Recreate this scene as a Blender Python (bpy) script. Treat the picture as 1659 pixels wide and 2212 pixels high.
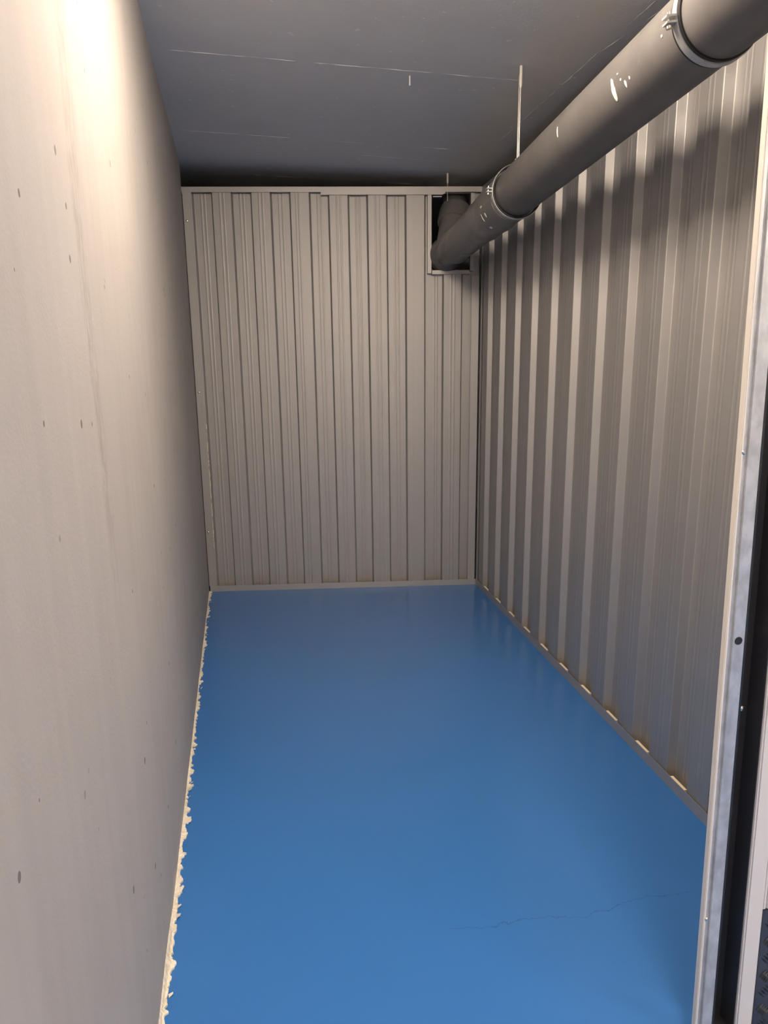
import bpy, bmesh, math, random
from mathutils import Vector, Matrix, Quaternion
random.seed(7)
for o in list(bpy.data.objects): bpy.data.objects.remove(o, do_unlink=True)
S = bpy.context.scene
C = S.collection

# ------------------------------------------------------------------ camera
F = 1500.0; W, H = 1659.0, 2212.0
HC = 1.4                                   # camera height
d = Vector((915 - W/2, 7900 - H/2, F)).normalized()          # plumb direction, camera coords (x right, y down, z forward)
upc = -d
fwc = (Vector((0, 0, 1)) - upc*upc.z).normalized()
rtc = fwc.cross(upc)
if rtc.x < 0: rtc = -rtc
def to_world(v): return Vector((rtc.dot(v), fwc.dot(v), upc.dot(v)))
cam_d = bpy.data.cameras.new('camera'); cam = bpy.data.objects.new('camera', cam_d); C.objects.link(cam)
cx, cy, cz = to_world(Vector((1,0,0))), to_world(Vector((0,-1,0))), to_world(Vector((0,0,-1)))
m = Matrix.Identity(4)
for i in range(3): m[i][0], m[i][1], m[i][2] = cx[i], cy[i], cz[i]
m[0][3], m[1][3], m[2][3] = 0, 0, HC
cam.matrix_world = m
cam_d.sensor_fit = 'VERTICAL'; cam_d.sensor_height = 36.0; cam_d.sensor_width = 27.0
cam_d.lens = F*36.0/H; cam_d.clip_start = 0.02
S.camera = cam

# ------------------------------------------------------------------ world, exposure, lamp settings
wd = bpy.data.worlds.new('world'); S.world = wd; wd.use_nodes = True
wd.node_tree.nodes['Background'].inputs[0].default_value = (0.9, 0.95, 1.0, 1)
wd.node_tree.nodes['Background'].inputs[1].default_value = 0.01
S.view_settings.view_transform = 'Standard'; S.view_settings.look = 'None'
S.view_settings.gamma = 1.0; S.view_settings.use_curve_mapping = False
S.view_settings.exposure = 0.88
LAMP_COL = (1.0, 0.83, 0.66)
LAMP_A, LAMP_B, LAMP_C, LAMP_FILL = 39.0, 72.0, 60.0, 115.0   # emission strength of the luminaires, the last one an added fill

# ------------------------------------------------------------------ layout (metres)
BL = Vector((-1.092, 4.110)); BR = Vector((0.573, 4.189))       # back partition, floor line
R2 = Vector((0.966, 1.868)); RT = (BR - R2).normalized()        # right partition, floor line, towards the back
RN = Vector((-RT.y, RT.x))                                      # into the room
LW = Vector((-0.507, 1.265)); LT = (BL - LW).normalized()       # left concrete wall
LN = Vector((LT.y, -LT.x))
BT = (BR - BL).normalized(); BN = Vector((BT.y, -BT.x))         # back partition: along, into the room
J = Vector((0.643, 1.218))*.96; E1 = Vector((0.985, 0.167)).normalized()*.96; EN = Vector((E1.y, -E1.x))  # door post foot, facade direction, towards corridor
def ceil_z(x, y): return 2.494 - 0.035*(x + 0.876) - 0.040*(y - 3.059)
PTOP = 2.335                                                    # top of partitions

# ------------------------------------------------------------------ helpers
def obj(name, bm, mat, parent=None, smooth=False, loc=None):
    me = bpy.data.meshes.new(name)
    bmesh.ops.recalc_face_normals(bm, faces=bm.faces)
    if smooth:
        for f in bm.faces: f.smooth = True
    bm.to_mesh(me); bm.free()
    if mat: me.materials.append(mat)
    o = bpy.data.objects.new(name, me); C.objects.link(o)
    if parent: o.parent = parent
    return o
def tag(o, label, cat, group=None):
    o['label'] = label; o['category'] = cat
    if group: o['group'] = group
    return o
def struct(o, label=None):
    o['kind'] = 'structure'
    if label: o['label'] = label
    return o
def empty(name, loc=(0,0,0)):
    o = bpy.data.objects.new(name, None); C.objects.link(o); o.location = loc; o.empty_display_size = 0.1
    return o
def V3(p2, z=0.0): return Vector((p2.x, p2.y, z))
def add_hex(bm, pts):
    v = [bm.verts.new(p) for p in pts]
    for f in ((0,1,2,3),(4,5,6,7),(0,1,5,4),(1,2,6,5),(2,3,7,6),(3,0,4,7)): bm.faces.new([v[i] for i in f])
def add_box(bm, o, ax, ay, x0, x1, y0, y1, z0, z1, lean=0.0):
    """box in a floor frame: origin o (2D), axes ax, ay (2D); lean shifts along ax per metre of z"""
    pts = []
    for z in (z0, z1):
        for (a, b) in ((x0,y0),(x1,y0),(x1,y1),(x0,y1)):
            p = o + ax*(a - lean*z) + ay*b
            pts.append(Vector((p.x, p.y, z)))
    add_hex(bm, pts)
def box(name, mat, o, ax, ay, x0, x1, y0, y1, z0, z1, parent=None, lean=0.0, bevel=0.0):
    bm = bmesh.new(); add_box(bm, o, ax, ay, x0, x1, y0, y1, z0, z1, lean)
    if bevel: bmesh.ops.bevel(bm, geom=bm.edges[:], offset=bevel, segments=2, affect='EDGES')
    return obj(name, bm, mat, parent)
def frame_for(dr):
    dr = dr.normalized(); a = Vector((0,0,1)) if abs(dr.z) < .9 else Vector((1,0,0))
    u = dr.cross(a).normalized(); return dr, u, dr.cross(u)
def add_lathe(bm, p, dr, prof, n=48, cap=True):
    """revolve [(t, r)] around axis p + t*dr"""
    dr, u, w = frame_for(dr); rings = []
    for (t, r) in prof:
        rings.append([bm.verts.new(p + dr*t + (u*math.cos(2*math.pi*k/n) + w*math.sin(2*math.pi*k/n))*r) for k in range(n)])
    for a, b in zip(rings, rings[1:]):
        for k in range(n): bm.faces.new((a[k], a[(k+1)%n], b[(k+1)%n], b[k]))
    if cap: bm.faces.new(rings[0][::-1]); bm.faces.new(rings[-1])
def lathe(name, mat, p, dr, prof, parent=None, n=48, cap=True, smooth=True):
    bm = bmesh.new(); add_lathe(bm, p, dr, prof, n, cap)
    o = obj(name, bm, mat, parent, False)
    if smooth:
        for f in o.data.polygons: f.use_smooth = len(f.vertices) == 4
        try: o.data.set_sharp_from_angle(angle=math.radians(35))
        except Exception: pass
    return o

# ------------------------------------------------------------------ materials
def mat(name, col, rough=0.5, metal=0.0, spec=0.5):
    mt = bpy.data.materials.new(name); mt.use_nodes = True
    b = mt.node_tree.nodes['Principled BSDF']
    b.inputs['Base Color'].default_value = (*col, 1); b.inputs['Roughness'].default_value = rough
    b.inputs['Metallic'].default_value = metal; b.inputs['Specular IOR Level'].default_value = spec
    return mt, mt.node_tree, b
class N:
    def __init__(s, nt): s.nt = nt
    def new(s, t, **k):
        n = s.nt.nodes.new(t)
        for a, v in k.items(): setattr(n, a, v)
        return n
    def link(s, a, b): s.nt.links.new(a, b)
    def pos(s, scale=(1,1,1), loc=(0,0,0), rot=(0,0,0)):
        g = s.new('ShaderNodeNewGeometry'); mp = s.new('ShaderNodeMapping')
        mp.inputs['Scale'].default_value = scale; mp.inputs['Location'].default_value = loc; mp.inputs['Rotation'].default_value = rot
        s.link(g.outputs['Position'], mp.inputs['Vector']); return mp.outputs[0]
    def noise(s, vec, scale, detail=4, rough=.55):
        n = s.new('ShaderNodeTexNoise'); n.inputs['Scale'].default_value = scale; n.inputs['Detail'].default_value = detail; n.inputs['Roughness'].default_value = rough
        s.link(vec, n.inputs['Vector']); return n.outputs['Fac']
    def ramp(s, fac, stops):
        r = s.new('ShaderNodeValToRGB'); el = r.color_ramp.elements
        while len(el) > len(stops): el.remove(el[-1])
        while len(el) < len(stops): el.new(1)
        for e, (p, c) in zip(el, stops):
            e.position = p; e.color = (*c, 1) if len(c) == 3 else c
        s.link(fac, r.inputs[0]); return r.outputs[0]
    def mul(s, a, b, f=1.0):
        mx = s.new('ShaderNodeMix', data_type='RGBA', blend_type='MULTIPLY'); mx.inputs[0].default_value = f
        s.link(a, mx.inputs[6]); s.link(b, mx.inputs[7]); return mx.outputs[2]
    def mix(s, fac, a, b):
        mx = s.new('ShaderNodeMix', data_type='RGBA'); s.link(fac, mx.inputs[0])
        for v, i in ((a, 6), (b, 7)):
            if isinstance(v, tuple): mx.inputs[i].default_value = (*v, 1)
            else: s.link(v, mx.inputs[i])
        return mx.outputs[2]
    def math(s, op, a, b=None, c=None):
        n = s.new('ShaderNodeMath', operation=op)
        for i, v in enumerate((a, b, c)):
            if v is None: continue
            if isinstance(v, (int, float)): n.inputs[i].default_value = v
            else: s.link(v, n.inputs[i])
        return n.outputs[0]
    def bump(s, h, bsdf, strength=.2, dist=.01):
        n = s.new('ShaderNodeBump'); n.inputs['Strength'].default_value = strength; n.inputs['Distance'].default_value = dist
        s.link(h, n.inputs['Height']); s.link(n.outputs[0], bsdf.inputs['Normal'])

# painted concrete, left wall
def make_concrete_wall():
    mt, nt, b = mat('painted_concrete', (.6,.56,.52), .75, 0, .3); n = N(nt)
    p = n.pos()
    big = n.noise(p, 1.3, 3)
    base = n.ramp(big, [(.3, (.43,.404,.38)), (.7, (.475,.449,.424))])
    streak = n.noise(n.pos((9, 9, .55)), 2.2, 4)
    base = n.mul(base, n.ramp(streak, [(.3, (.95,.95,.955)), (.7, (1.02,1.02,1.015))]))
    # formwork joint: a rough vertical band
    g = n.new('ShaderNodeNewGeometry'); sx = n.new('ShaderNodeSeparateXYZ'); n.link(g.outputs['Position'], sx.inputs[0])
    wob = n.math('MULTIPLY', n.math('SUBTRACT', n.noise(n.pos((1,1,1)), 1.6, 5), .5), .10)
    dist = n.math('ABSOLUTE', n.math('SUBTRACT', n.math('ADD', sx.outputs[1], wob), 1.235))
    band = n.math('LESS_THAN', dist, .03)
    soft = n.new('ShaderNodeMapRange'); soft.inputs['From Min'].default_value = .05; soft.inputs['From Max'].default_value = .02
    n.link(dist, soft.inputs['Value'])
    grain = n.noise(n.pos((1,1,.35)), 55, 4)
    bf = n.math('MULTIPLY', soft.outputs[0], n.ramp(grain, [(.34, (0,0,0)), (.62, (1,1,1))]))
    fade = n.ramp(n.math('MULTIPLY', sx.outputs[2], .4), [(.30, (0,0,0)), (.5, (1,1,1))])
    bf = n.math('MULTIPLY', n.math('MULTIPLY', bf, fade), .5)
    base = n.mix(bf, base, (.29,.265,.24))
    # air holes
    vo = n.new('ShaderNodeTexVoronoi'); vo.inputs['Scale'].default_value = 19; vo.inputs['Randomness'].default_value = 1
    n.link(n.pos((1,1,.8)), vo.inputs['Vector'])
    sel = n.new('ShaderNodeSeparateColor'); n.link(vo.outputs['Color'], sel.inputs[0])
    rad = n.math('MULTIPLY', n.math('POWER', sel.outputs[0], 2.5), .13)
    zone = n.ramp(n.noise(p, 1.9, 2), [(.36, (0,0,0)), (.5, (1,1,1))])
    hole = n.math('MULTIPLY', n.math('LESS_THAN', vo.outputs['Distance'], rad), zone)
    base = n.mix(hole, base, (.18,.16,.14))
    n.link(base, b.inputs['Base Color'])
    fine = n.noise(p, 160, 3)
    hsum = n.math('ADD', n.math('MULTIPLY', fine, .35), n.math('ADD', n.math('MULTIPLY', bf, 1.2), n.math('MULTIPLY', n.noise(n.pos((1,1,.7)), 5, 3), 1.0)))
    hsum = n.math('SUBTRACT', hsum, n.math('MULTIPLY', hole, 2.0))
    n.bump(hsum, b, .35, .004)
    return mt
M_wall = make_concrete_wall()

def make_ceiling():
    mt, nt, b = mat('raw_concrete', (.4,.39,.38), .85, 0, .25); n = N(nt); p = n.pos()
    base = n.ramp(n.noise(p, 1.1, 5), [(.3, (.72,.715,.71)), (.7, (.79,.785,.78))])
    spk = n.noise(n.pos((1,1,1)), 26, 2)
    base = n.mix(n.ramp(spk, [(.71, (0,0,0)), (.73, (1,1,1))]), base, (.92,.9,.86))
    n.link(base, b.inputs['Base Color']); n.bump(n.noise(p, 90, 4), b, .12, .004); return mt
M_ceil = make_ceiling()

def make_floor():
    mt, nt, b = mat('blue_epoxy', (.05,.17,.42), .22, 0, .35); n = N(nt); p = n.pos(loc=(0,0,.37))
    base = n.ramp(n.noise(p, .9, 2), [(0, (.028,.135,.385)), (1, (.042,.165,.455))])
    # fine hairline cracks
    g = n.new('ShaderNodeNewGeometry'); sx = n.new('ShaderNodeSeparateXYZ'); n.link(g.outputs['Position'], sx.inputs[0])
    wob = n.math('MULTIPLY', n.math('SUBTRACT', n.noise(n.pos((1,1,1), (3,1,.43)), 4.5, 6, .6), .5), .16)
    tilt = n.math('MULTIPLY', sx.outputs[0], -.19)
    dc = n.math('ABSOLUTE', n.math('SUBTRACT', n.math('ADD', n.math('ADD', sx.outputs[1], wob), tilt), 1.43))
    gate = n.math('MULTIPLY', n.math('GREATER_THAN', sx.outputs[0], .15), n.math('LESS_THAN', sx.outputs[0], .8))
    crack = n.math('MULTIPLY', n.math('LESS_THAN', dc, .0012), gate)
    base = n.mix(n.math('MULTIPLY', crack, .5), base, (.03,.08,.2))
    # specks
    vo = n.new('ShaderNodeTexVoronoi'); vo.inputs['Scale'].default_value = 4.0; n.link(n.pos((1,1,0), (0,0,.31)), vo.inputs['Vector'])
    sel = n.new('ShaderNodeSeparateColor'); n.link(vo.outputs['Color'], sel.inputs[0])
    sp = n.math('LESS_THAN', vo.outputs['Distance'], n.math('MULTIPLY', n.math('POWER', sel.outputs[1], 6.0), .018))
    base = n.mix(n.math('MULTIPLY', sp, .8), base, (.035,.045,.06))
    n.link(base, b.inputs['Base Color'])
    b.inputs['Roughness'].default_value = .24
    n.bump(n.math('ADD', n.noise(p, 14, 3), n.math('MULTIPLY', n.noise(p, 3, 2), 2.0)), b, .06, .01)
    return mt
M_floor = make_floor()

def make_sheet(name, col, rough=.42, metal=.25, stain=.3):
    mt, nt, b = mat(name, col, rough, metal, .5); n = N(nt); p = n.pos()
    c0 = tuple(c*.98 for c in col); c1 = tuple(c*1.015 for c in col)
    base = n.ramp(n.noise(n.pos((6,6,.5)), 3, 4), [(.3, c0), (.7, c1)])
    # rusty dust stain on the lowest few centimetres
    g = n.new('ShaderNodeNewGeometry'); sx = n.new('ShaderNodeSeparateXYZ'); n.link(g.outputs['Position'], sx.inputs[0])
    low = n.new('ShaderNodeMapRange'); low.inputs['From Min'].default_value = .13; low.inputs['From Max'].default_value = .03
    n.link(sx.outputs[2], low.inputs['Value'])
    st = n.math('MULTIPLY', n.math('MULTIPLY', low.outputs[0], n.ramp(n.noise(n.pos((1,1,.5)), 9, 3), [(.4, (0,0,0)), (.62, (1,1,1))])), stain)
    base = n.mix(st, base, (.34,.25,.15))
    n.link(base, b.inputs['Base Color'])
    n.bump(n.noise(p, 700, 2), b, .05, .002)
    return mt
M_sheet = make_sheet('grey_steel_sheet', (.45,.438,.427), .55, .70)
M_rail = make_sheet('grey_steel_rail', (.47,.458,.446), .5, .6, 0.0)
M_galv, nt_, b_ = mat('galvanised_steel', (.55,.56,.57), .42, .6)
n_ = N(nt_); n_.link(n_.ramp(n_.noise(n_.pos((1,1,.6)), 45, 3), [(.35, (.46,.47,.48)), (.65, (.62,.63,.64))]), b_.inputs['Base Color'])
M_zinc, _, _ = mat('zinc_screw', (.75,.73,.68), .25, 1.0)
M_black, _, _ = mat('black_rubber', (.012,.012,.015), .5)
M_post, _, _ = mat('cream_steel_edge', (.72,.68,.62), .4, .1)
M_white, nt_, b_ = mat('white_facade_steel', (.62,.61,.62), .45, .05)
M_blue_black, _, _ = mat('chequer_plate_black', (.06,.07,.09), .27, .7)
M_seal, nt_, b_ = mat('cream_sealant', (.74,.69,.58), .8)
n_ = N(nt_); n_.link(n_.ramp(n_.noise(n_.pos(), 60, 4), [(.3, (.62,.57,.47)), (.7, (.8,.76,.66))]), b_.inputs['Base Color'])
M_cream, _, _ = mat('cream_matte', (.82,.72,.52), .8)
M_rod, _, _ = mat('threaded_rod_zinc', (.55,.53,.5), .4, .7)
M_sleeve, _, _ = mat('white_paint', (.85,.82,.76), .6)
M_lampbody, _, _ = mat('lamp_housing_white', (.8,.8,.8), .5)
M_lcd, _, _ = mat('corridor_wall_paint', (.78,.76,.73), .8)
def make_pipe(name, c0, c1, rough):
    mt, nt, b = mat(name, c0, rough, 0, .45); n = N(nt); p = n.pos()
    base = n.ramp(n.noise(p, 6, 5, .6), [(.3, c0), (.72, c1)])
    base = n.mix(n.math('MULTIPLY', n.ramp(n.noise(n.pos((1,1,1),(5,0,0)), 30, 6, .7), [(.62, (0,0,0)), (.75, (1,1,1))]), .35), base, (.30,.28,.26))
    n.link(base, b.inputs['Base Color'])
    n.link(n.ramp(n.noise(p, 8, 4), [(.3, (rough-.05,)*3), (.7, (rough+.12,)*3)]), b.inputs['Roughness'])
    return mt
M_pipe = make_pipe('grey_pvc', (.118,.112,.108), (.15,.142,.136), .42)
M_fit = make_pipe('grey_pvc_fitting', (.150,.143,.136), (.19,.18,.172), .3)
def make_emit():
    mts = []
    for nm, s in (('lamp_diffuser', LAMP_A), ('lamp_diffuser', LAMP_B), ('lamp_diffuser', LAMP_C), ('lamp_diffuser', LAMP_FILL)):
        mt, nt, b = mat(nm, (.9,.9,.9), .5)
        b.inputs['Emission Color'].default_value = (*LAMP_COL, 1); b.inputs['Emission Strength'].default_value = s
        mts.append(mt)
    return mts
M_emit = make_emit()

# ------------------------------------------------------------------ room shell
X = Vector((1,0)); Y = Vector((0,1)); O2 = Vector((0,0))
struct(box('floor', M_floor, O2, X, Y, -1.9, 9.0, -3.3, 6.6, -.15, 0.0), 'glossy blue epoxy floor')
bm = bmesh.new()
cs = [(-1.9,-3.3),(9.0,-3.3),(9.0,6.6),(-1.9,6.6)]
add_hex(bm, [Vector((x,y,ceil_z(x,y))) for x,y in cs] + [Vector((x,y,ceil_z(x,y)+.2)) for x,y in cs])
ceiling = struct(obj('ceiling', bm, M_ceil), 'raw grey concrete ceiling with board seams')
def seam(p, q, w=.006, t=.004, seed=0):
    """thin concrete fin left by a formwork joint, broken and wavering"""
    rnd = random.Random(seed); bm = bmesh.new(); p = Vector(p); q = Vector(q); L = (q-p).length; n = max(4, int(L/.03)); t2 = (q-p)/L; s2 = Vector((-t2.y, t2.x))
    prev = None
    for i in range(n+1):
        c = p + t2*(L*i/n) + s2*rnd.uniform(-.0015,.0015); ww = w*rnd.uniform(.25,1.0); tt = t*rnd.uniform(.15,1.0)
        if rnd.random() < .45: tt *= .08
        a, b_ = c - s2*ww/2, c + s2*ww/2
        row = [bm.verts.new((a.x,a.y,ceil_z(a.x,a.y)+.0005)), bm.verts.new((c.x,c.y,ceil_z(c.x,c.y)-tt)), bm.verts.new((b_.x,b_.y,ceil_z(b_.x,b_.y)+.0005))]
        if prev:
            for k in range(2): bm.faces.new((prev[k], prev[k+1], row[k+1], row[k]))
        prev = row
    return obj('formwork_seam', bm, M_ceil, ceiling)
# pixel -> ceiling plane
def pix_ray(x, y): return to_world(Vector((x - W/2, y - H/2, F)))
def on_ceiling(x, y):
    r = pix_ray(x, y); o = Vector((0,0,HC)); nrm = Vector((.035,.04,1)); p0 = Vector((-.876,3.059,2.494))
    return o + r*((p0-o).dot(nrm)/r.dot(nrm))
def cs2(x, y): v = on_ceiling(x, y); return (v.x, v.y)
for i, (a, b_) in enumerate((((345,106),(1216,182)), ((1417,0),(1216,182)), ((1216,182),(975,398)), ((392,281),(1010,325)), ((780,335),(1000,352)), ((520,376),(900,398)), ((1460,0),(1300,110)))):
    seam(cs2(*a), cs2(*b_), w=.0035, t=.0016 if i < 3 else .0014, seed=i)

# left concrete wall, one slab
s0, s1 = -4.6, (BL - LW).length + .02
bm = bmesh.new(); n = 60
a, b_ = LW + LT*s0, LW + LT*s1
back = -LN*.3
quad = [a, b_, b_ + back, a + back]
add_hex(bm, [V3(p, 0) for p in quad] + [V3(p, ceil_z(p.x,p.y)+.05) for p in quad])
struct(obj('wall_left', bm, M_wall), 'cream painted concrete wall with air holes')

# corridor and far shell (behind the camera and behind the back partition)
struct(box('wall_corridor', M_lcd, O2, X, Y, -1.9, 9.0, -3.3, -3.15, 0, 2.85))
struct(box('wall_corridor_end', M_lcd, O2, X, Y, 8.85, 9.0, -3.15, 6.6, 0, 2.75))
struct(box('wall_beyond', M_ceil, O2, X, Y, -1.9, 8.85, 6.45, 6.6, 0, 2.6))
struct(box('wall_beyond_side', M_ceil, O2, X, Y, -1.9, -1.75, -3.15, 6.45, 0, 2.75))

# ------------------------------------------------------------------ corrugated sheets
DP = .028; FR = .012
def ridge(pts, s, dz, w=.012, h=.0008):
    pts += [(s - w/2, dz), (s - w/5, dz + h), (s + w/5, dz + h), (s + w/2, dz)]
def sheet_profile(s0, s1, rec, FR):
    """polyline (s, offset) from s0 to s1; rec = list of (start, end) of recesses; offset 0 on crests, -DP in recesses"""
    pts = []; ev = []
    for (a, b) in rec:
        ev.append((a, b))
    cur = s0; inside = next(((a,b) for a,b in ev if a < s0 < b), None)
    pts.append((s0, -DP if inside else 0.0))
    flat_start = s0
    def flat(a, b, z):
        wdt = b - a
        if wdt > .075:
            ridge(pts, a + wdt*.40, z); ridge(pts, a + wdt*.60, z)
    for (a, b) in sorted(ev):
        if b <= s0 or a >= s1: continue
        if a > s0:
            flat(flat_start, a, 0.0); pts.append((a, 0.0)); pts.append((a + FR, -DP)); rs = a + FR
        else: rs = s0
        if b < s1:
            flat(rs, b - FR, -DP); pts.append((b - FR, -DP)); pts.append((b, 0.0)); flat_start = b
        else:
            flat(rs, s1, -DP); pts.append((s1, -DP)); flat_start = None; break
    if flat_start is not None:
        flat(flat_start, s1, 0.0); pts.append((s1, 0.0))
    soft = [pts[0]]
    for p0, p1, p2 in zip(pts, pts[1:], pts[2:]):
        a = Vector((p1[0]-p0[0], p1[1]-p0[1])); b = Vector((p2[0]-p1[0], p2[1]-p1[1]))
        if a.length < .006 or b.length < .006 or abs(a.angle(b)) < .3: soft.append(p1); continue
        a.normalize(); b.normalize(); r = .0022
        soft += [(p1[0]-a.x*r, p1[1]-a.y*r), (p1[0]+(b.x-a.x)*r*.3, p1[1]+(b.y-a.y)*r*.3), (p1[0]+b.x*r, p1[1]+b.y*r)]
    pts = soft + [pts[-1]]
    out = [pts[0]]
    for p in pts[1:]:
        if p[0] - out[-1][0] > 1e-5 or abs(p[1]-out[-1][1]) > 1e-5: out.append(p)
    return out
def sheet_mesh(bm, org, t, nrm, prof, z0, z1, off=0.0, th=.0012):
    front = [org + t*s + nrm*(z + off) for s, z in prof]; rear = [p - nrm*th for p in front]
    vf0 = [bm.verts.new(V3(p, z0)) for p in front]; vf1 = [bm.verts.new(V3(p, z1)) for p in front]
    vr0 = [bm.verts.new(V3(p, z0)) for p in rear]; vr1 = [bm.verts.new(V3(p, z1)) for p in rear]
    for i in range(len(prof)-1):
        bm.faces.new((vf0[i], vf0[i+1], vf1[i+1], vf1[i])); bm.faces.new((vr0[i], vr1[i], vr1[i+1], vr0[i+1]))
        bm.faces.new((vf0[i], vr0[i], vr0[i+1], vf0[i+1])); bm.faces.new((vf1[i], vf1[i+1], vr1[i+1], vr1[i]))
    for i in (0, -1): bm.faces.new((vf0[i], vf1[i], vr1[i], vr0[i]))

# right partition
wall_right = empty('wall_right', V3(R2)); struct(wall_right, 'grey corrugated steel partition')
wall_right.location = (0,0,0)
PR = .2236
SEND = (BR - R2).length - .004
recR = [(.217 + PR*k - .117, .217 + PR*k) for k in range(-4, 11)]
cuts = [-.655, .02, .69, 1.36, 2.03, SEND]
TRK = .041
for i, (a, b_) in enumerate(zip(cuts, cuts[1:])):
    bm = bmesh.new()
    sheet_mesh(bm, R2, RT, RN, sheet_profile(a - (.025 if i else 0), b_, recR, .013), .006, PTOP - .01, off=-.004 + (.0 if i % 2 else -.0018))
    obj('corrugated_sheet', bm, M_sheet, wall_right)
def channel(name, org, t, nrm, s0, s1, zb, zt, depth, th=.0015, parent=None, flip=False, m=None, lip=0.0):
    """U track: web at zb, front lip up to zt (flip: web on top)"""
    bm = bmesh.new()
    web = zt - th if flip else zb
    add_box(bm, org, t, nrm, s0, s1, 0, th, zb, zt)
    add_box(bm, org, t, nrm, s0, s1, -depth, -depth+th, zb, zt)
    add_box(bm, org, t, nrm, s0, s1, -depth+th, 0, web, web+th)
    return obj(name, bm, m or M_rail, parent)
trackR = channel('base_track', R2, RT, RN, -.655, SEND, .0, TRK, .042, parent=wall_right)
channel('top_rail', R2, RT, RN, -.655, SEND, PTOP-.03, PTOP, .042, parent=wall_right, flip=True)
for k in range(0, 10):
    a, b_ = recR[k + 4]
    box('cream_strip', M_cream, R2, RT, RN, a + .012, b_ - .026, -.014, -.002, .004, TRK - .004, trackR)  # plain cream strip inside the track at each recess
# corner flashing between the partitions (right wall side)
box('corner_flashing', M_rail, R2, RT, RN, SEND - .028, SEND, -.002, .0006, TRK, PTOP - .03, wall_right)

# back partition
wall_back = empty('wall_back'); struct(wall_back, 'grey corrugated steel partition with a pipe opening')
BLEN = (BR - BL).length
UB = lambda x: (Vector((x, 4.11 + (x + 1.092)*.0474)) - BL).dot(BT)
PB = .2152
recB = [(UB(-1.040) + PB*k, UB(-1.040) + PB*k + .112) for k in range(0, 8)]
BOFF = -.004
OP0, OP1, OZ0 = 1.372, 1.612, 1.880          # pipe opening
def bsheet(a, b_, z0, z1, off=0.0):
    bm = bmesh.new(); sheet_mesh(bm, BL, BT, BN, sheet_profile(a, b_, recB, .007), z0, z1, off=BOFF + off)
    return bm
def bobj(bm): return obj('corrugated_sheet', bm, M_sheet, wall_back)
bobj(bsheet(.012, .672, .012, PTOP - .012, -.0018))
bobj(bsheet(.645, 1.300, .012, PTOP - .012, 0))
bm = bsheet(1.280, OP0, .012, PTOP - .012, -.0018)
sheet_mesh(bm, BL, BT, BN, sheet_profile(OP0, OP1, recB, .007), .012, OZ0, off=BOFF - .0018)
sheet_mesh(bm, BL, BT, BN, sheet_profile(OP1, BLEN - .003, recB, .007), .012, PTOP - .012, off=BOFF - .0018)
bobj(bm)
# lap strips (small folded steps where the sheets overlap)
for u in (.655, 1.288):
    bm = bmesh.new(); add_box(bm, BL, BT, BN, u - .011, u - .007, BOFF, BOFF + .004, .03, PTOP - .02); obj('lap_edge', bm, M_sheet, wall_back)
bt = channel('base_track', BL, BT, BN, .008, BLEN, .0, .036, .045, parent=wall_back)
tr = channel('top_rail', BL, BT, BN, -.01, BLEN, PTOP - .028, PTOP, .045, parent=wall_back, flip=True)
bm = bmesh.new()
pz = [(.765, PTOP-.043), (1.440, PTOP-.043), (1.458, PTOP-.036), (1.458, PTOP-.026), (.765, PTOP-.026)]
lo = [bm.verts.new(V3(BL + BT*u + BN*.0016, z)) for u, z in pz]; hi = [bm.verts.new(V3(BL + BT*u + BN*.006, z)) for u, z in pz]
bm.faces.new(lo); bm.faces.new(hi)
for i in range(5): bm.faces.new((lo[i], lo[(i+1)%5], hi[(i+1)%5], hi[i]))
obj('rail_splice', bm, M_rail, wall_back)
box('rail_splice_lip', M_rail, BL, BT, BN, 1.39, 1.44, -.03, -.001, PTOP-.054, PTOP-.049, wall_back)
# opening frame
box('opening_trim', M_rail, BL, BT, BN, OP0 - .012, OP0 + .010, -.036, .003, OZ0 - .006, PTOP - .044, wall_back)
box('opening_trim', M_rail, BL, BT, BN, OP1 - .008, OP1 + .012, -.036, .003, OZ0 + .006, PTOP - .034, wall_back)
box('opening_trim', M_rail, BL, BT, BN, OP0 + .014, OP1 - .010, -.036, .004, OZ0 - .012, OZ0 + .010, wall_back)
# flashing along the concrete wall, with its crushed lip
box('wall_flashing', M_rail, BL, BT, BN, .004, .034, -.002, .0015, .036, PTOP - .028, wall_back)
box('wall_flashing_fold', M_rail, BL, BT, BN, .034, .046, -.010, -.001, .036, PTOP - .028, wall_back)
box('corner_flashing', M_rail, BL, BT, BN, BLEN - .052, BLEN - .008, -.002, .0012, .036, OZ0 - .02, wall_back)
box('corner_gap', M_black, BL, BT, BN, BLEN - .007, BLEN - .003, -.004, .0008, .036, PTOP - .03, wall_back)
bm = bmesh.new(); rnd = random.Random(3)
for i in range(34):
    z = .28 + i*.022; wv = rnd.uniform(.002,.006)
    if rnd.random() < .3: continue
    add_box(bm, BL, BT, BN, .047, .047 + wv, -.006, -.0025, z, z + rnd.uniform(.012,.03))
o = obj('sealant_smear', bm, M_seal, wall_back)
for (u, z) in ((.020, 2.16), (.020, 1.22), (.019, .38)):
    lathe('screw', M_zinc, V3(BL + BT*u + BN*.0015, z), V3(BN), [(0,.006),(.002,.006),(.003,.004)], wall_back, n=12)

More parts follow.
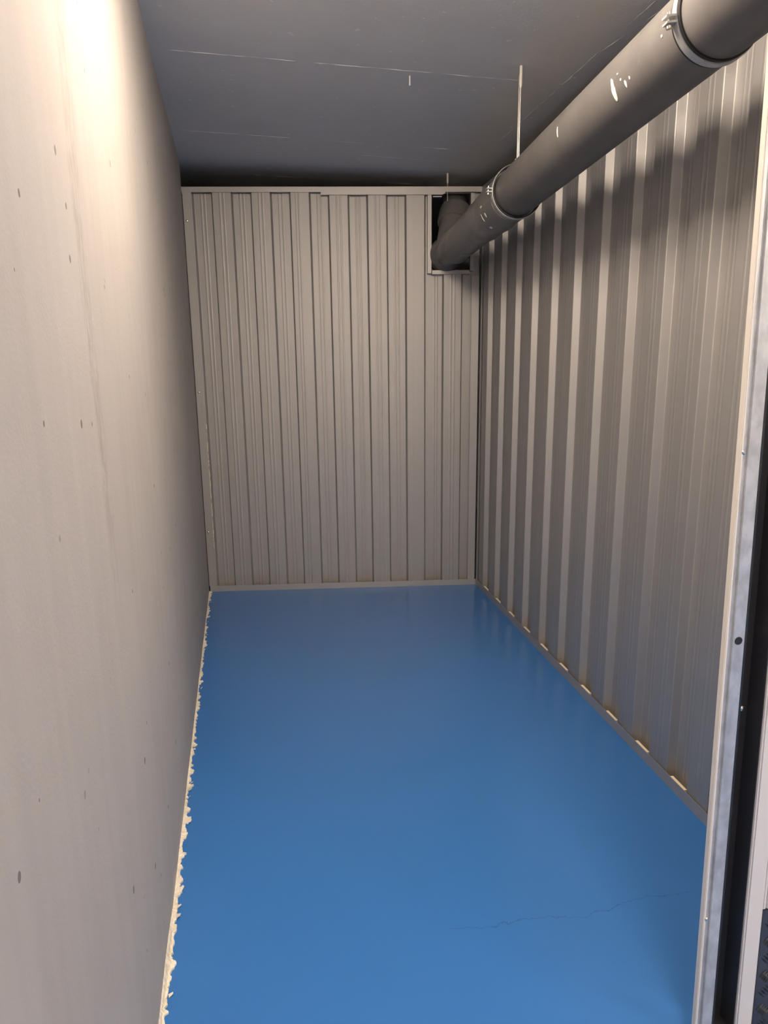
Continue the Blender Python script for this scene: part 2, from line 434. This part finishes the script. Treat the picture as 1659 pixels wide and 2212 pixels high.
# ragged cream sealant between concrete wall and floor
bm = bmesh.new(); rnd = random.Random(11)
L0, L1 = -1.2, (BL - LW).length - .004; step = .004; nseg = int((L1-L0)/step)
prev = None
nbump = [(rnd.uniform(L0, L1), rnd.uniform(.004,.016), rnd.uniform(.004,.013)) for _ in range(150)]   # ragged lobes: place, half length, reach
ph = [rnd.uniform(0,6.28) for _ in range(6)]
for i in range(nseg + 1):
    s = L0 + (L1-L0)*i/nseg
    w_ = .0055 + .0018*math.sin(s*7+ph[0]) + .0014*math.sin(s*23+ph[1]) + .0012*math.sin(s*61+ph[2]) + (.005 if s < .75 else 0)
    for (c0, hw, rc) in nbump:
        if abs(s-c0) < hw: w_ += rc*(1-abs(s-c0)/hw)**.7*.8
    w_ = max(.002, w_ + rnd.gauss(0, .0014))
    hgt = max(.003, .006 + .002*math.sin(s*17+ph[3]) + rnd.gauss(0,.0012) + (.016*max(0, math.sin((s+.15)/.45*math.pi)) if -.15 < s < .3 else 0))
    p = LW + LT*s; j = rnd.uniform(-.002,.002)
    row = [bm.verts.new(V3(p + LN*.0004, hgt)), bm.verts.new(V3(p + LN*.0035, hgt*.8)), bm.verts.new(V3(p + LN*w_*.55, .005)),
           bm.verts.new(V3(p + LN*w_ + LT*j, .0035 + rnd.uniform(0,.004))), bm.verts.new(V3(p + LN*(w_ - .0005) + LT*j, .0003)), bm.verts.new(V3(p + LN*.0004, .0003))]
    if prev:
        for k in range(6): bm.faces.new((prev[k], prev[(k+1)%6], row[(k+1)%6], row[k]))
    else: bm.faces.new(row)
    prev = row
bm.faces.new(prev[::-1])
# torn flakes
for i in range(24):
    s = rnd.uniform(-.3, L1 - .02); p = LW + LT*s + LN*rnd.uniform(.006,.014); l = rnd.uniform(.005,.014)*(1.5 if s < .8 else 1); a = rnd.uniform(-1.2,1.2)
    dd = (LN*math.cos(a) + LT*math.sin(a)); q = p + dd*l; sd = Vector((-dd.y, dd.x))*l*rnd.uniform(.3,.6); z = rnd.uniform(.002,.010)
    lo = [V3(p - sd, .001), V3(p + sd, .001), V3(q + sd*.5, z), V3(q - sd*.3, z)]
    add_hex(bm, lo + [v + Vector((0,0,.0016)) for v in lo])
tag(obj('sealant_bead', bm, M_seal), 'ragged cream sealant bead torn along the foot of the concrete wall', 'sealant')

# ------------------------------------------------------------------ drain pipe
PR0 = .0905
PP = Vector((.907, .154, 2.160)); PD = Vector((-.1309, .9904, -.0447)).normalized()
def pt(y): return (y - PP.y)/PD.y
def pax(y): return PP + PD*pt(y)
pipe = empty('drain_pipe', pax(4.2)); bpy.context.view_layer.update()
inv = Matrix.Translation(-pipe.location)
def pl(o): o.matrix_parent_inverse = inv; return o
ya, yb = .95, 3.02
pl(lathe('pipe_run', M_pipe, PP, PD, [(pt(ya),PR0),(pt(yb),PR0)], pipe, 96, True))
# riser outside the room, up to the slab
e0 = pax(ya); bm = bmesh.new()
pts_ = []
for k in range(9):
    a = math.pi/2*k/8; pts_.append(e0 - PD*math.sin(a)*.16 + Vector((0,0,1))*(1-math.cos(a))*.16)
pts_.append(Vector((pts_[-1].x, pts_[-1].y, ceil_z(pts_[-1].x, pts_[-1].y) + .02)))
ringv = []
for k, p in enumerate(pts_):
    tg = (pts_[min(k+1, len(pts_)-1)] - pts_[max(k-1,0)]).normalized(); side = PD.cross(Vector((0,0,1))).normalized(); w_ = tg.cross(side)
    ringv.append([bm.verts.new(p + (side*math.cos(2*math.pi*q/32) + w_*math.sin(2*math.pi*q/32))*PR0) for q in range(32)])
for a, b_ in zip(ringv, ringv[1:]):
    for q in range(32): bm.faces.new((a[q], a[(q+1)%32], b_[(q+1)%32], b_[q]))
pl(obj('riser_bend', bm, M_pipe, pipe, True))
# coupling socket
pl(lathe('coupling', M_fit, PP, PD, [(pt(2.985),PR0+.001),(pt(2.985)+.003,PR0+.0055),(pt(3.16),PR0+.0055),(pt(3.175),PR0+.0085),(pt(3.20),PR0+.0085),(pt(3.215),PR0+.005),(pt(3.40),PR0+.004),(pt(3.405),PR0+.002),(pt(3.405),PR0-.004)], pipe, 96, True))
# branch fitting: body, seam bead, neck, end socket ring
pl(lathe('branch_body', M_fit, PP, PD, [(pt(3.39),PR0-.002),(pt(3.93),PR0-.002),(pt(3.945),PR0+.003),(pt(3.96),PR0+.002),(pt(3.963),PR0-.008)], pipe, 96, True))
neck = pl(lathe('branch_neck', M_fit, PP, PD, [(pt(3.955),PR0-.008),(pt(4.02),PR0-.013),(pt(4.10),PR0-.014),(pt(4.16),PR0-.010)], pipe, 96, True))
pl(lathe('end_socket', M_fit, PP, PD, [(pt(4.13),PR0-.012),(pt(4.155),PR0-.004),(pt(4.175),PR0+.004),(pt(4.195),PR0+.004),(pt(4.20),PR0),(pt(4.215),PR0+.006),(pt(4.24),PR0+.006),(pt(4.25),PR0-.002),(pt(4.30),PR0-.004)], pipe, 96, True))
b0 = pax(4.10); bd = Vector((.16, .50, .85)).normalized()
pl(lathe('branch_arm', M_fit, b0, bd, [(0,PR0-.012),(.20,PR0-.010)], pipe, 96, True))
pl(lathe('branch_collar', M_fit, b0, bd, [(.185,PR0-.010),(.19,PR0+.002),(.25,PR0+.002),(.285,PR0-.004),(.30,PR0-.02)], pipe, 96, True))
be = b0 + bd*.29; top_z = ceil_z(be.x, be.y)
pl(lathe('branch_riser', M_pipe, be - bd*.03, Vector((.05,.80,.60)), [(0,PR0-.022),(.55,PR0-.022)], pipe, 64, True))
# splashes of white paint on the pipe
def splash(t, ang, lt, la, seed, tail=0.0, ex=0.0, nm='paint_splash'):
    """blob on the pipe surface: t along axis, ang around it"""
    rnd = random.Random(seed); dr, u, w_ = frame_for(PD); bm = bmesh.new(); nn = 20; ring = []
    for q in range(nn):
        a = 2*math.pi*q/nn; rr = rnd.uniform(.82,1.12); aa = la*math.sin(a)*rr
        if math.sin(a) > .8: aa += tail
        tt = t + lt*math.cos(a)*rr; an = ang + aa/PR0
        ring.append((tt, an))
    top = [bm.verts.new(PP + dr*tt + (u*math.cos(an) + w_*math.sin(an))*(PR0+ex+.0012)) for tt, an in ring]
    bot = [bm.verts.new(PP + dr*tt + (u*math.cos(an) + w_*math.sin(an))*(PR0+ex-.002)) for tt, an in ring]
    cc = bm.verts.new(PP + dr*t + (u*math.cos(ang) + w_*math.sin(ang))*(PR0+ex+.002))
    for q in range(nn):
        bm.faces.new((top[q], top[(q+1)%nn], cc)); bm.faces.new((top[q], bot[q], bot[(q+1)%nn], top[(q+1)%nn]))
    return pl(obj(nm, bm, M_sleeve, pipe))
def pipe_hit(x, y):
    """surface point of the pipe seen at a pixel -> (t, angle)"""
    r = pix_ray(x, y).normalized(); o = Vector((0,0,HC)) - PP
    rp = r - PD*r.dot(PD); op = o - PD*o.dot(PD)
    A = rp.dot(rp); B = 2*rp.dot(op); Cc = op.dot(op) - PR0**2; D = max(0, B*B - 4*A*Cc)
    k = (-B - math.sqrt(D))/(2*A); p = o + r*k; t = p.dot(PD); q = p - PD*t
    dr, u, w_ = frame_for(PD); return t, math.atan2(q.dot(w_), q.dot(u))
for (x, y, lt, la, tl) in ((1327,200,.009,.020,.014), (1352,181,.004,.008,0), (1341,172,.003,.003,0), (1204,287,.003,.014,.004), (1334,160,.003,.002,0), (1430,78,.003,.003,0), (1360,168,.002,.004,0)):
    t, a = pipe_hit(x, y); splash(t, a, lt, la, int(x), tl)
for (x, y, lt, la, ex) in ((1042,447,.012,.004,.0055), (1051,463,.006,.010,.0055), (1062,489,.010,.006,.0055), (1045,470,.003,.016,.0055)):
    t, a = pipe_hit(x, y); splash(t, a, lt, la, int(x)+1, 0, ex, 'glue_scuff')
tag(pipe, 'dark grey plastic drain pipe sloping below the ceiling into the partition opening', 'pipe')

# clamps
def clamp(yc, label, ear):
    root = empty('pipe_clamp', pax(yc)); bpy.context.view_layer.update(); iv = Matrix.Translation(-root.location)
    def q(o): o.matrix_parent_inverse = iv; return o
    t0 = pt(yc); r = PR0 + (.006 if yc > 2.9 else 0)
    q(lathe('rubber_lining', M_black, PP, PD, [(t0-.017,r-.0005),(t0-.017,r+.004),(t0+.017,r+.004),(t0+.017,r-.0005)], root, 96, False))
    q(lathe('band', M_galv, PP, PD, [(t0-.009,r+.0035),(t0-.009,r+.0065),(t0+.009,r+.0065),(t0+.009,r+.0035)], root, 96, False))
    side = PD.cross(Vector((0,0,1))).normalized()
    if side.x > 0: side = -side
    upv = side.cross(PD).normalized()
    if upv.z < 0: upv = -upv
    for sg in (1, -1):
        an = math.radians(ear if sg > 0 else 20); cdir = side*math.cos(an)*sg + upv*math.sin(an)
        p = PP + PD*t0 + cdir*(r+.006)
        bm = bmesh.new()
        tv = upv*math.cos(an) - side*sg*math.sin(an)
        for off in (-.006, .006):
            c0 = p + tv*off
            pts = [c0 + PD*a + tv*b + cdir*c for c in (0, .022) for (a, b) in ((-.010,-.002),(.010,-.002),(.010,.002),(-.010,.002))]
            add_hex(bm, pts)
        ear_o = q(obj('clamp_ear', bm, M_galv, root)); bpy.context.view_layer.update()
        q(lathe('clamp_bolt', M_zinc, p + cdir*.013 - tv*.016, tv, [(0,.0065),(.005,.0065),(.005,.003),(.032,.003)], None, 12)).parent = ear_o
    # hanger nut and rod up to the slab
    c = PP + PD*t0 + upv*(r + .006)
    q(lathe('hanger_nut', M_zinc, c, Vector((0,0,1)), [(0,.012),(.018,.012)], root, 6))
    zt = ceil_z(c.x, c.y)
    q(lathe('hanger_rod', M_rod, c + Vector((0,0,.012)), Vector((0,0,1)), [(0,.0045),(zt - c.z - .012,.0045)], root, 12))
    tag(root, label, 'clamp')
clamp(1.640, 'galvanised clamp with black rubber lining around the plain run of the pipe', -8)
clamp(2.94, 'thin galvanised clamp at the mouth of the pipe coupling', 2)

# rods hanging from the slab
def hang(px, py, zlow, rr, sleeve, label, name='hanger_rod'):
    p = on_ceiling(px, py); root = empty(name, p); bpy.context.view_layer.update(); iv = Matrix.Translation(-root.location)
    o = lathe('rod', M_rod, Vector((p.x,p.y,zlow)), Vector((0,0,1)), [(0,rr),(p.z - zlow,rr)], root, 10); o.matrix_parent_inverse = iv
    o = lathe('anchor_sleeve', M_sleeve, Vector((p.x,p.y,p.z-sleeve)), Vector((0,0,1)), [(0,rr+.0008),(.012,rr+.0028),(sleeve-.002,rr+.0028)], root, 12); o.matrix_parent_inverse = iv
    tag(root, label, 'rod', 'rods hanging from the ceiling')
pz_ = on_ceiling(1126,140)
hang(1126, 141, pax(pz_.y).z + PR0 - .004, .0026, .075, 'thin hanger rod with white sleeve meeting the plain run of the pipe')
hang(967, 374, 2.02, .0026, .055, 'thin hanger rod with white sleeve crossing the opening in the back partition')
pn = on_ceiling(885, 164)
tag(lathe('ceiling_pin', M_sleeve, Vector((pn.x,pn.y,pn.z-.034)), Vector((0,0,1)), [(0,.0018),(.004,.0030),(.034,.0030)], None, 10), 'short pale pin sticking out of the bare ceiling', 'pin')

# ------------------------------------------------------------------ door post and facade
LEAN = .0226
post = empty('door_post', V3(J)); bpy.context.view_layer.update(); piv = Matrix.Translation(-post.location)
PT = 2.015
def pbox(name, m_, x0, x1, y0, y1, z0, z1, par=post, bevel=0.0):
    o = box(name, m_, J, E1, EN, x0, x1, y0, y1, z0, z1, par, LEAN, bevel); o.matrix_parent_inverse = piv if par is post else Matrix.Identity(4); return o
pbox('edge_fold', M_post, 0.0140, .0190, -.013, .0012, 0, PT, bevel=.0012)
pbox('face_plate', M_galv, .0170, .0225, -.012, -.0010, 0, PT)
pbox('face_groove', M_galv, .0225, .0285, -.012, -.0040, 0, PT)
pbox('face_plate', M_galv, .0285, .0540, -.012, .0005, 0, PT, bevel=.001)
pbox('seal_lip', M_black, .0540, .0590, -.020, -.002, 0, PT, bevel=.0015)
pbox('slot_back', M_black, .0700, .1120, -.052, -.046, 0, PT)
pbox('seal_bead', M_black, .0600, .0640, -.020, -.006, 0, PT, bevel=.001)
pbox('slot_sill', M_black, .0540, .1120, -.050, -.003, 0, .006)
pbox('slot_side', M_black, .1085, .1110, -.075, -.004, 0, PT)
def on_post(s, z, y): p = J + E1*(s - LEAN*z) + EN*y; return V3(p, z)
def pl2(o): o.matrix_parent_inverse = piv; return o
hl = pl2(lathe('hole', M_black, on_post(.0405, .895, .0008), V3(EN), [(0,.0075),(.0006,.0075)], post, 24)); 
for (s, z) in ((.020, 1.238), (.0205, .305)):
    pl2(lathe('screw', M_zinc, on_post(s, z, -.001), V3(EN), [(0,.0045),(.002,.0045),(.0038,.0022)], post, 14))
for (s, z) in ((.088, .893), (.0965, .733)):
    pl2(lathe('latch_screw', M_zinc, on_post(s, z, -.046), V3(EN), [(0,.006),(.003,.006),(.005,.003)], post, 14))
tag(post, 'galvanised steel door post with cream folded edge and black sealed slot', 'door post')

front = empty('wall_front'); struct(front, 'white steel facade of the storage unit')
KZ = .306
def fbox(name, m_, x0, x1, y0, y1, z0, z1, bevel=0.0):
    return box(name, m_, J, E1, EN, x0, x1, y0, y1, z0, z1, front, LEAN if x1 < .5 else 0, bevel)
fbox('facade_edge', M_white, .111, .150, -.07, .004, 0, PT, .003)
fbox('facade_panel', M_white, .150, .1580, -.05, .001, KZ, PT, .0015)
fbox('facade_panel', M_white, .1595, .42, -.05, .001, KZ, PT, .0015)
fbox('kick_plate', M_blue_black, .150, .43, -.05, .0035, 0, KZ)
box('facade_panel', M_white, J, E1, EN, .42, 8.0, -.05, .001, KZ, PT, front)
box('kick_plate', M_blue_black, J, E1, EN, .43, 8.0, -.05, .0035, 0, KZ, front)
# above the post: panels around the pipe opening, up to the slab
pz0 = .02
bm = bmesh.new()
def tobox(x0, x1, z0):
    ps = [J + E1*x0 - EN*.05, J + E1*x1 - EN*.05, J + E1*x1, J + E1*x0]
    add_hex(bm, [V3(p, z0) for p in ps] + [V3(p, ceil_z(p.x,p.y)+.02) for p in ps])
tobox(-.045, .045, PT); tobox(.045, .250, 2.255); tobox(.250, 8.0, PT)
obj('facade_header', bm, M_white, front)
# chequer-plate tread bars
bm = bmesh.new(); cell = .042
for ix in range(6):
    for iz in range(7):
        c_ = Vector((.150 + .020 + ix*cell, .020 + iz*cell)); dgn = 1 if (ix+iz) % 2 == 0 else -1
        for k in range(5):
            off = (k-2)*.0072
            dx, dz = (.707, -.707*dgn); nx, nz = (.707*dgn, .707)
            ctr = c_ + Vector((nx*off, nz*off)); hl_ = .0135
            a = ctr - Vector((dx,dz))*hl_; b_ = ctr + Vector((dx,dz))*hl_; wv = Vector((nx,nz))*.0016
            if min(a.y,b_.y) < .002 or max(a.y,b_.y) > KZ - .002 or min(a.x,b_.x) < .151: continue
            def P(v, y): q = J + E1*(v.x - LEAN*v.y) + EN*y; return V3(q, v.y)
            lo = [P(a - wv*.4, .003), P(ctr - wv*1.6, .003), P(b_ - wv*.4, .003), P(b_ + wv*.4, .003), P(ctr + wv*1.6, .003), P(a + wv*.4, .003)]
            vv = [bm.verts.new(v) for v in lo]; t1 = bm.verts.new(P(a*.7 + ctr*.3, .0056)); t2 = bm.verts.new(P(b_*.7 + ctr*.3, .0056)); t3 = bm.verts.new(P(ctr, .0072))
            for f in ((0,1,'c','a'),(1,2,'b','c'),(2,3,'b'),(3,4,'c','b'),(4,5,'a','c'),(5,0,'a')):
                bm.faces.new([vv[i] if isinstance(i, int) else {'a':t1,'b':t2,'c':t3}[i] for i in f])
tb = obj('tread_pattern', bm, M_blue_black, front); tb['kind'] = 'stuff'

# ------------------------------------------------------------------ luminaires and added fill lamp
def lamp(cx_, cy_, mtl, label, ax=E1, hl=.6, drop=0.0, hd_=.055):
    z = ceil_z(cx_, cy_) - drop; root = empty('ceiling_light', (cx_, cy_, z)); bpy.context.view_layer.update(); iv = Matrix.Translation(-root.location)
    o2 = Vector((cx_, cy_))
    for nm, m_, hw, hd, za, zb in (('housing', M_lampbody, hl+.01, hd_-.01, z-.012, z+.03), ('diffuser', mtl, hl, hd_, z-.055, z-.012)):
        o = box(nm, m_, o2, ax, Vector((-ax.y,ax.x)), -hw, hw, -hd, hd, za, zb, root, 0, .004); o.matrix_parent_inverse = iv
    if drop:
        for sg in (-1, 1):
            q = o2 + ax*(sg*hl*.7)
            o = lathe('suspension_rod', M_rod, V3(q, z), Vector((0,0,1)), [(0,.004),(drop+.05,.004)], root, 10); o.matrix_parent_inverse = iv
    tag(root, label, 'ceiling light', 'ceiling lights in the corridor')
lamp(.03, 1.62, M_emit[0], 'square opal ceiling light just inside the doorway', LT, .19, 0, .19)
lamp(3.36, -.80, M_emit[1], 'long ceiling light in the corridor beyond the facade')
lamp(6.32, -.30, M_emit[2], 'long ceiling light at the far end of the corridor')
lamp(.42, -1.30, M_emit[3], 'added fill light, unseen in the corridor facing the open door')  # fill lamp added behind the camera to brighten back wall and ribs
